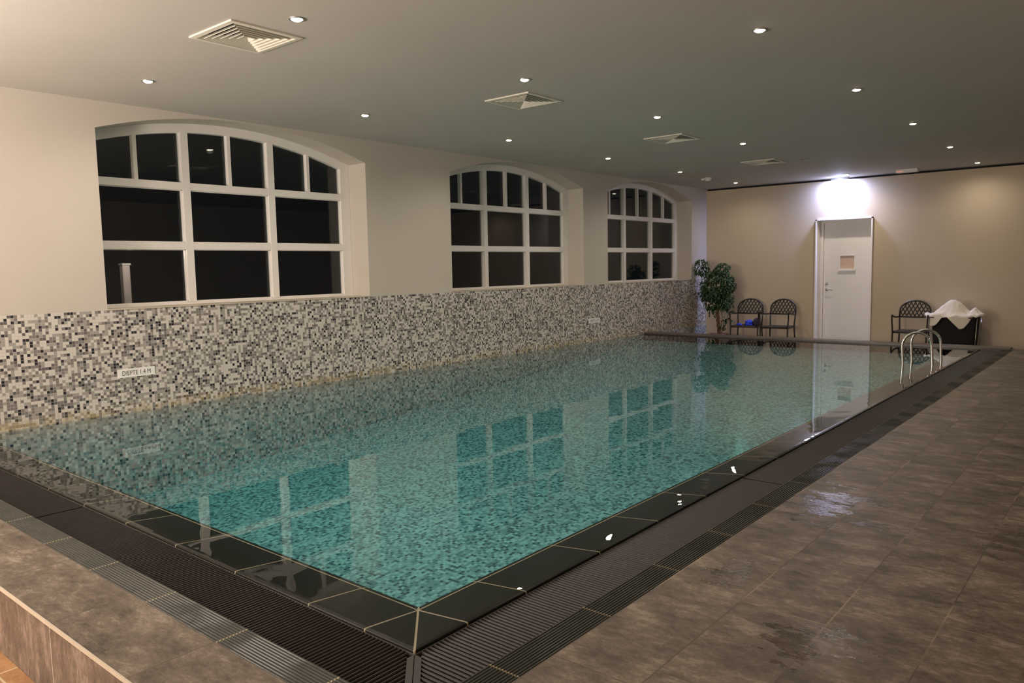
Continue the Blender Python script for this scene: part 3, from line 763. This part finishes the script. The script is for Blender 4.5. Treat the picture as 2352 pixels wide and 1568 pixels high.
# ---------------------------------------------------------------- chairs
def make_chair():
    r = thing('garden_armchair', '', 'chair', group='dark metal garden armchairs against the far wall')
    hwf, hwr, yf, yr = 0.25, 0.222, -0.225, 0.20
    # seat
    bm = NB()
    sp = [(-hwr, yr), (hwr, yr), (hwf-0.005, yf+0.01), (hwf-0.03, yf-0.015), (-hwf+0.03, yf-0.015), (-hwf+0.005, yf+0.01)]
    prism(bm, [(a, b) for a, b in sp], 0.405, 0.425)
    n0 = len(bm.verts)
    obj('seat', bm, M_chair, r)
    bm = NB(); tube(bm, [(-hwf+0.01, yf, 0.40), (hwf-0.01, yf, 0.40)], 0.010); tube(bm, [(-hwr, yr, 0.40), (hwr, yr, 0.40)], 0.010)
    for s in (-1, 1): tube(bm, [(s*(hwf-0.01), yf, 0.40), (s*hwr, yr, 0.40)], 0.010)
    obj('seat_frame', bm, M_chair, r, True)
    # backrest: arched frame + lattice
    bw, zb0, zsp, ztop = 0.232, 0.635, 0.73, 0.905
    ry = lambda z: yr+0.012+(z-0.42)*0.16
    def arc(x):   # top of the back at x
        q = 1-(x/bw)**2; return zsp+(ztop-zsp)*math.sqrt(max(q, 0))
    bm = NB()
    pts = [(-bw, ry(zb0), zb0), (-bw, ry(zsp-0.04), zsp-0.04)]
    for k in range(21):
        th = PI-PI*k/20; x = bw*math.cos(th); z = zsp+(ztop-zsp)*math.sin(th); pts.append((x, ry(z), z))
    pts += [(bw, ry(zsp-0.04), zsp-0.04), (bw, ry(zb0), zb0)]
    tube(bm, pts, 0.015, 8); tube(bm, [(-bw, ry(zb0), zb0), (0, ry(zb0)+0.01, zb0-0.004), (bw, ry(zb0), zb0)], 0.013, 8)
    bk = obj('backrest', bm, M_chair, r, True)
    bm = NB()
    step = 0.062; slope = 1.75
    for sgn in (1, -1):
        for k in range(-12, 13):
            seg = []
            N = 40
            for i in range(N+1):
                x = -bw+2*bw*i/N; z = zb0+0.13+sgn*slope*(x-k*step)
                ok = zb0 <= z <= arc(x)-0.004
                if ok: seg.append((x, ry(z)+0.002*sgn, z))
                elif len(seg) > 1: tube(bm, [seg[0], seg[-1]], 0.0088, 5); seg = []
                else: seg = []
            if len(seg) > 1: tube(bm, [seg[0], seg[-1]], 0.0088, 5)
    obj('lattice', bm, M_chair, bk)
    for s in (-1, 1):
        bm = NB(); tube(bm, [(s*(hwf+0.006), yf-0.03, 0.0), (s*(hwf+0.002), yf-0.008, 0.25), (s*hwf, yf, 0.42), (s*(hwf+0.012), yf+0.004, 0.56), (s*(hwf+0.014), yf-0.004, 0.655), (s*(hwf+0.012), yf-0.012, 0.675)], [0.012, 0.013, 0.014, 0.013, 0.012, 0.012]); obj('leg', bm, M_chair, r, True)
        bm = NB(); tube(bm, [(s*(hwr+0.022), yr+0.05, 0.0), (s*(hwr+0.008), yr+0.02, 0.25), (s*hwr, yr+0.012, 0.42), (s*(bw-0.003), ry(0.55), 0.55), (s*bw, ry(0.64), 0.64)], [0.012, 0.013, 0.014, 0.013, 0.012]); obj('leg', bm, M_chair, r, True)
        bm = NB(); tube(bm, [(s*(hwf+0.012), yf-0.022, 0.668), (s*(hwf+0.014), yf+0.01, 0.686), (s*(hwf+0.018), yf+0.09, 0.672), (s*(hwf+0.016), yf+0.2, 0.645), (s*(hwf), yr-0.1, 0.636), (s*bw, ry(0.64), 0.638)], [0.012, 0.016, 0.015, 0.014, 0.014, 0.013]); obj('armrest', bm, M_chair, r, True)
    return r
ch0 = make_chair()
CH = [((1.055, 12.145, ZF), 9, 'dark metal lattice-back armchair holding blue swim things, beside the ficus'),
      ((1.650, 12.150, ZF), 1.5, 'empty dark metal lattice-back armchair between the blue-laden chair and the door'),
      ((3.895, 12.150, ZF), 3, 'dark metal lattice-back armchair right of the door, beside the laundry basket')]
for i, (p, a, lb) in enumerate(CH):
    o = ch0 if i == 0 else dup(ch0, p)
    o.location = p; o.rotation_euler = (0, 0, math.radians(a)); o['label'] = lb

def crumple(name, mat, loc, size, seed, label, cat, rot=0, sub=4, amp=0.35):
    bm = NB(); bmesh.ops.create_icosphere(bm, subdivisions=sub, radius=1.0)
    for v in bm.verts:
        p = v.co.copy(); n = noise.noise(p*1.7+Vector((seed, 0, 0)))*amp+noise.noise(p*4.5+Vector((0, seed, 0)))*amp*0.5
        p *= 1+n; p.z = max(p.z, -0.55); v.co = Vector((p.x*size[0], p.y*size[1], (p.z+0.55)*size[2]))
    o = obj(name, bm, mat, smooth=True); o.location = loc; o.rotation_euler = (0, 0, rot); return tag(o, label, cat)
SZ = ZF+0.4255
crumple('swimwear_bundle', M_blue, (1.105, 12.10, SZ), (0.078, 0.075, 0.060), 3.1, 'bright blue crumpled cloth bundle on the seat of the chair beside the ficus', 'cloth', amp=0.5)
crumple('swim_cap', M_blue, (0.945, 12.05, SZ), (0.052, 0.05, 0.020), 8.4, 'small flat bright blue item left of the blue bundle on the chair seat', 'cloth')
crumple('dark_bag', M_darkbag, (1.225, 12.17, SZ), (0.055, 0.085, 0.085), 5.2, 'dark cloth bag behind the blue bundle on the chair seat', 'bag', amp=0.3)

# ---------------------------------------------------------------- laundry basket and towels
r = thing('laundry_basket', 'large black fabric laundry basket piled with white towels by the far wall', 'basket', (4.53, 12.16, ZF))
bm = NB()
T0, T1, zt = (0.285, 0.20), (0.325, 0.23), 0.665
pr = []
for (hx, hy), z in ((T0, 0.03), (T1, zt), ((T1[0]-0.012, T1[1]-0.012), zt), ((T0[0]-0.012, T0[1]-0.012), 0.05)):
    ring_ = []
    for k in range(32):
        th = 2*PI*k/32; cx = math.copysign(abs(math.cos(th))**0.35, math.cos(th))*hx; cy = math.copysign(abs(math.sin(th))**0.35, math.sin(th))*hy
        ring_.append(bm.verts.new((cx, cy, z)))
    pr.append(ring_)
for a, b in zip(pr, pr[1:]):
    for k in range(32): bm.faces.new((a[k], a[(k+1) % 32], b[(k+1) % 32], b[k]))
bm.faces.new(pr[0][::-1]); bm.faces.new(pr[-1])
obj('fabric_bag', bm, M_black_fabric, r)
for sx in (-1, 1):
    for sy in (-1, 1):
        bm = NB(); tube(bm, [(sx*0.30, sy*0.205, 0.0), (sx*0.334, sy*0.222, zt)], 0.006); obj('frame_post', bm, M_nickel, r, True)
bm = NB()
c4 = [(-0.334, -0.236), (0.334, -0.236), (0.334, 0.236), (-0.334, 0.236), (-0.334, -0.236)]
tube(bm, [(*p, zt) for p in c4], 0.008); obj('rim', bm, M_grate_side, r, True)

def towel(label, cx, cy, rx, ry, ztop, hump, flaps, seed, base_drop=0.05):
    bm = NB(); NA, NR = 72, 26; rings = []
    c0 = bm.verts.new((cx, cy, ztop+hump))
    for i in range(1, NR+1):
        s = i/NR*1.45; ring_ = []
        for k in range(NA):
            th = 2*PI*k/NA
            drop = base_drop
            for (ta, wid, ln) in flaps:
                dd = (th-ta+PI) % (2*PI)-PI; drop = max(drop, ln*max(0, 1-(abs(dd)/wid)**1.6))
            q = min(s, 1.0); ex = max(0, s-1.0)/0.45
            fold = 0.018*math.sin(th*7+seed)+0.012*math.sin(th*13+seed*2)
            R_ = q+0.03*ex
            x = cx+math.cos(th)*rx*R_*(1+fold); y = cy+math.sin(th)*ry*R_*(1+fold)
            z = ztop+hump*math.exp(-(q/0.52)**2.6)+0.02*(1-q)
            z += 0.045*noise.noise(Vector((x*6+seed, y*6, 1.0)))*(1-ex*0.5)+0.02*noise.noise(Vector((x*17, y*17, seed)))
            z -= ex*drop*(1+0.3*noise.noise(Vector((th*2, seed, 0))))
            if ex > 0: x += math.cos(th)*0.012; y += math.sin(th)*0.012
            ring_.append(bm.verts.new((x, y, z)))
        rings.append(ring_)
    for k in range(NA): bm.faces.new((c0, rings[0][k], rings[0][(k+1) % NA]))
    for a, b in zip(rings, rings[1:]):
        for k in range(NA): bm.faces.new((a[k], b[k], b[(k+1) % NA], a[(k+1) % NA]))
    o = obj('white_towel', bm, M_towel, smooth=True)
    md = o.modifiers.new('thick', 'SOLIDIFY'); md.thickness = 0.006; md.offset = 1
    tag(o, label, 'towel', 'white towels heaped on the laundry basket'); return o
ZB = ZF+zt
towel('white towel humped over the middle and hanging off the left of the laundry basket', 4.49, 12.15, 0.385, 0.27, ZB+0.03, 0.22, [(PI*1.30, 0.42, 0.19), (PI*1.0, 0.35, 0.07), (PI*1.62, 0.46, 0.20)], 1.0, 0.015)
towel('crumpled white towel bunched on the right end of the laundry basket', 4.80, 12.14, 0.135, 0.20, ZB+0.055, 0.075, [(0, 0.7, 0.12)], 4.0, 0.03)

# ---------------------------------------------------------------- ficus
PX, PY = 0.555, 12.02
r = thing('potted_ficus', 'tall leafy ficus with pale braided trunk in a terracotta pot in the far corner', 'plant', (PX, PY, ZF))
bm = NB(); lathe(bm, [(0.115, 0), (0.122, 0.01), (0.150, 0.19), (0.166, 0.20), (0.168, 0.255), (0.155, 0.258), (0.148, 0.225)], 32); obj('pot', bm, M_pot, r, True)
bm = NB(); lathe(bm, [(0.147, 0.215), (0.146, 0.232), (0.02, 0.238)], 24); obj('soil', bm, M_soil, r, True)
bm = NB()
for k in range(3):
    ph = k*2*PI/3; pts = []
    for i in range(24):
        z = 0.23+0.47*i/23; a = ph+i*0.42
        pts.append((0.020*math.cos(a)+(-0.05*i/23), 0.020*math.sin(a), z))
    tube(bm, pts, 0.017, 8)
for (tx, tz) in ((-0.34, 1.50), (0.06, 1.45), (0.16, 1.20), (-0.10, 1.35), (0.12, 0.85)):
    tube(bm, [(-0.05, 0, 0.68), (-0.05+(tx+0.05)*0.4, 0.03, 0.68+(tz-0.68)*0.5), (tx, 0.02, tz)], [0.012, 0.008, 0.003], 6)
tube(bm, [(0.0, 0.02, 0.25), (0.06, 0.0, 0.50), (0.05, -0.02, 0.70)], [0.008, 0.007, 0.004], 6)
tube(bm, [(0.03, 0.0, 0.26), (0.14, -0.02, 0.42), (0.20, -0.03, 0.52)], [0.006, 0.005, 0.003], 6)
obj('trunk', bm, M_bark, r, True)
bm = NB()
CL = [(-0.06, 1.17, 0.30, 0.25, 0.33, 1000), (-0.38, 1.53, 0.16, 0.14, 0.18, 210), (0.06, 1.50, 0.14, 0.12, 0.13, 150), (0.17, 1.20, 0.13, 0.16, 0.20, 230), (0.11, 0.88, 0.17, 0.17, 0.20, 260), (-0.16, 0.86, 0.15, 0.16, 0.16, 170),
      (-0.29, 1.02, 0.14, 0.12, 0.14, 120), (-0.14, 0.64, 0.07, 0.08, 0.09, 22), (0.08, 0.50, 0.05, 0.05, 0.10, 16), (0.20, 0.52, 0.08, 0.06, 0.05, 12), (0.22, 0.70, 0.08, 0.08, 0.07, 14), (0.07, 0.38, 0.05, 0.05, 0.05, 10)]
def leaf_at(bm, p, d_, L, wd):
    d_ = d_.normalized(); s = d_.cross(Vector((random.uniform(-.5, .5), random.uniform(-.5, .5), 1))).normalized(); n = s.cross(d_)
    a = [p, p+d_*L*0.35+s*wd-n*0.003, p+d_*L*0.7+s*wd*0.7-n*0.006, p+d_*L-n*0.014, p+d_*L*0.7-s*wd*0.7-n*0.006, p+d_*L*0.35-s*wd-n*0.003, p+d_*L*0.5+n*0.004]
    v = [bm.verts.new(q) for q in a]
    for i, j in ((0, 1), (1, 2), (2, 3), (3, 4), (4, 5), (5, 0)): bm.faces.new((v[i], v[j], v[6]))
for (cx, cz, rx, ry_, rz, n) in CL:
    for _ in range(n):
        th = random.uniform(0, 2*PI); ph = math.acos(random.uniform(-1, 1)); q = random.uniform(0.45, 1.0)**0.6
        dv = Vector((math.sin(ph)*math.cos(th), math.sin(ph)*math.sin(th), math.cos(ph)))
        p = Vector((cx+dv.x*rx*q, dv.y*ry_*q, cz+dv.z*rz*q))
        if PX+p.x < 0.075 or PY+p.y > YW-0.09: continue
        leaf_at(bm, p, Vector((dv.x*0.7, dv.y*0.7, dv.z*0.3-0.55))+Vector((random.uniform(-.5, .5), random.uniform(-.5, .5), random.uniform(-.4, .3))), random.uniform(0.05, 0.08), random.uniform(0.013, 0.020))
obj('foliage', bm, M_leaf, r)
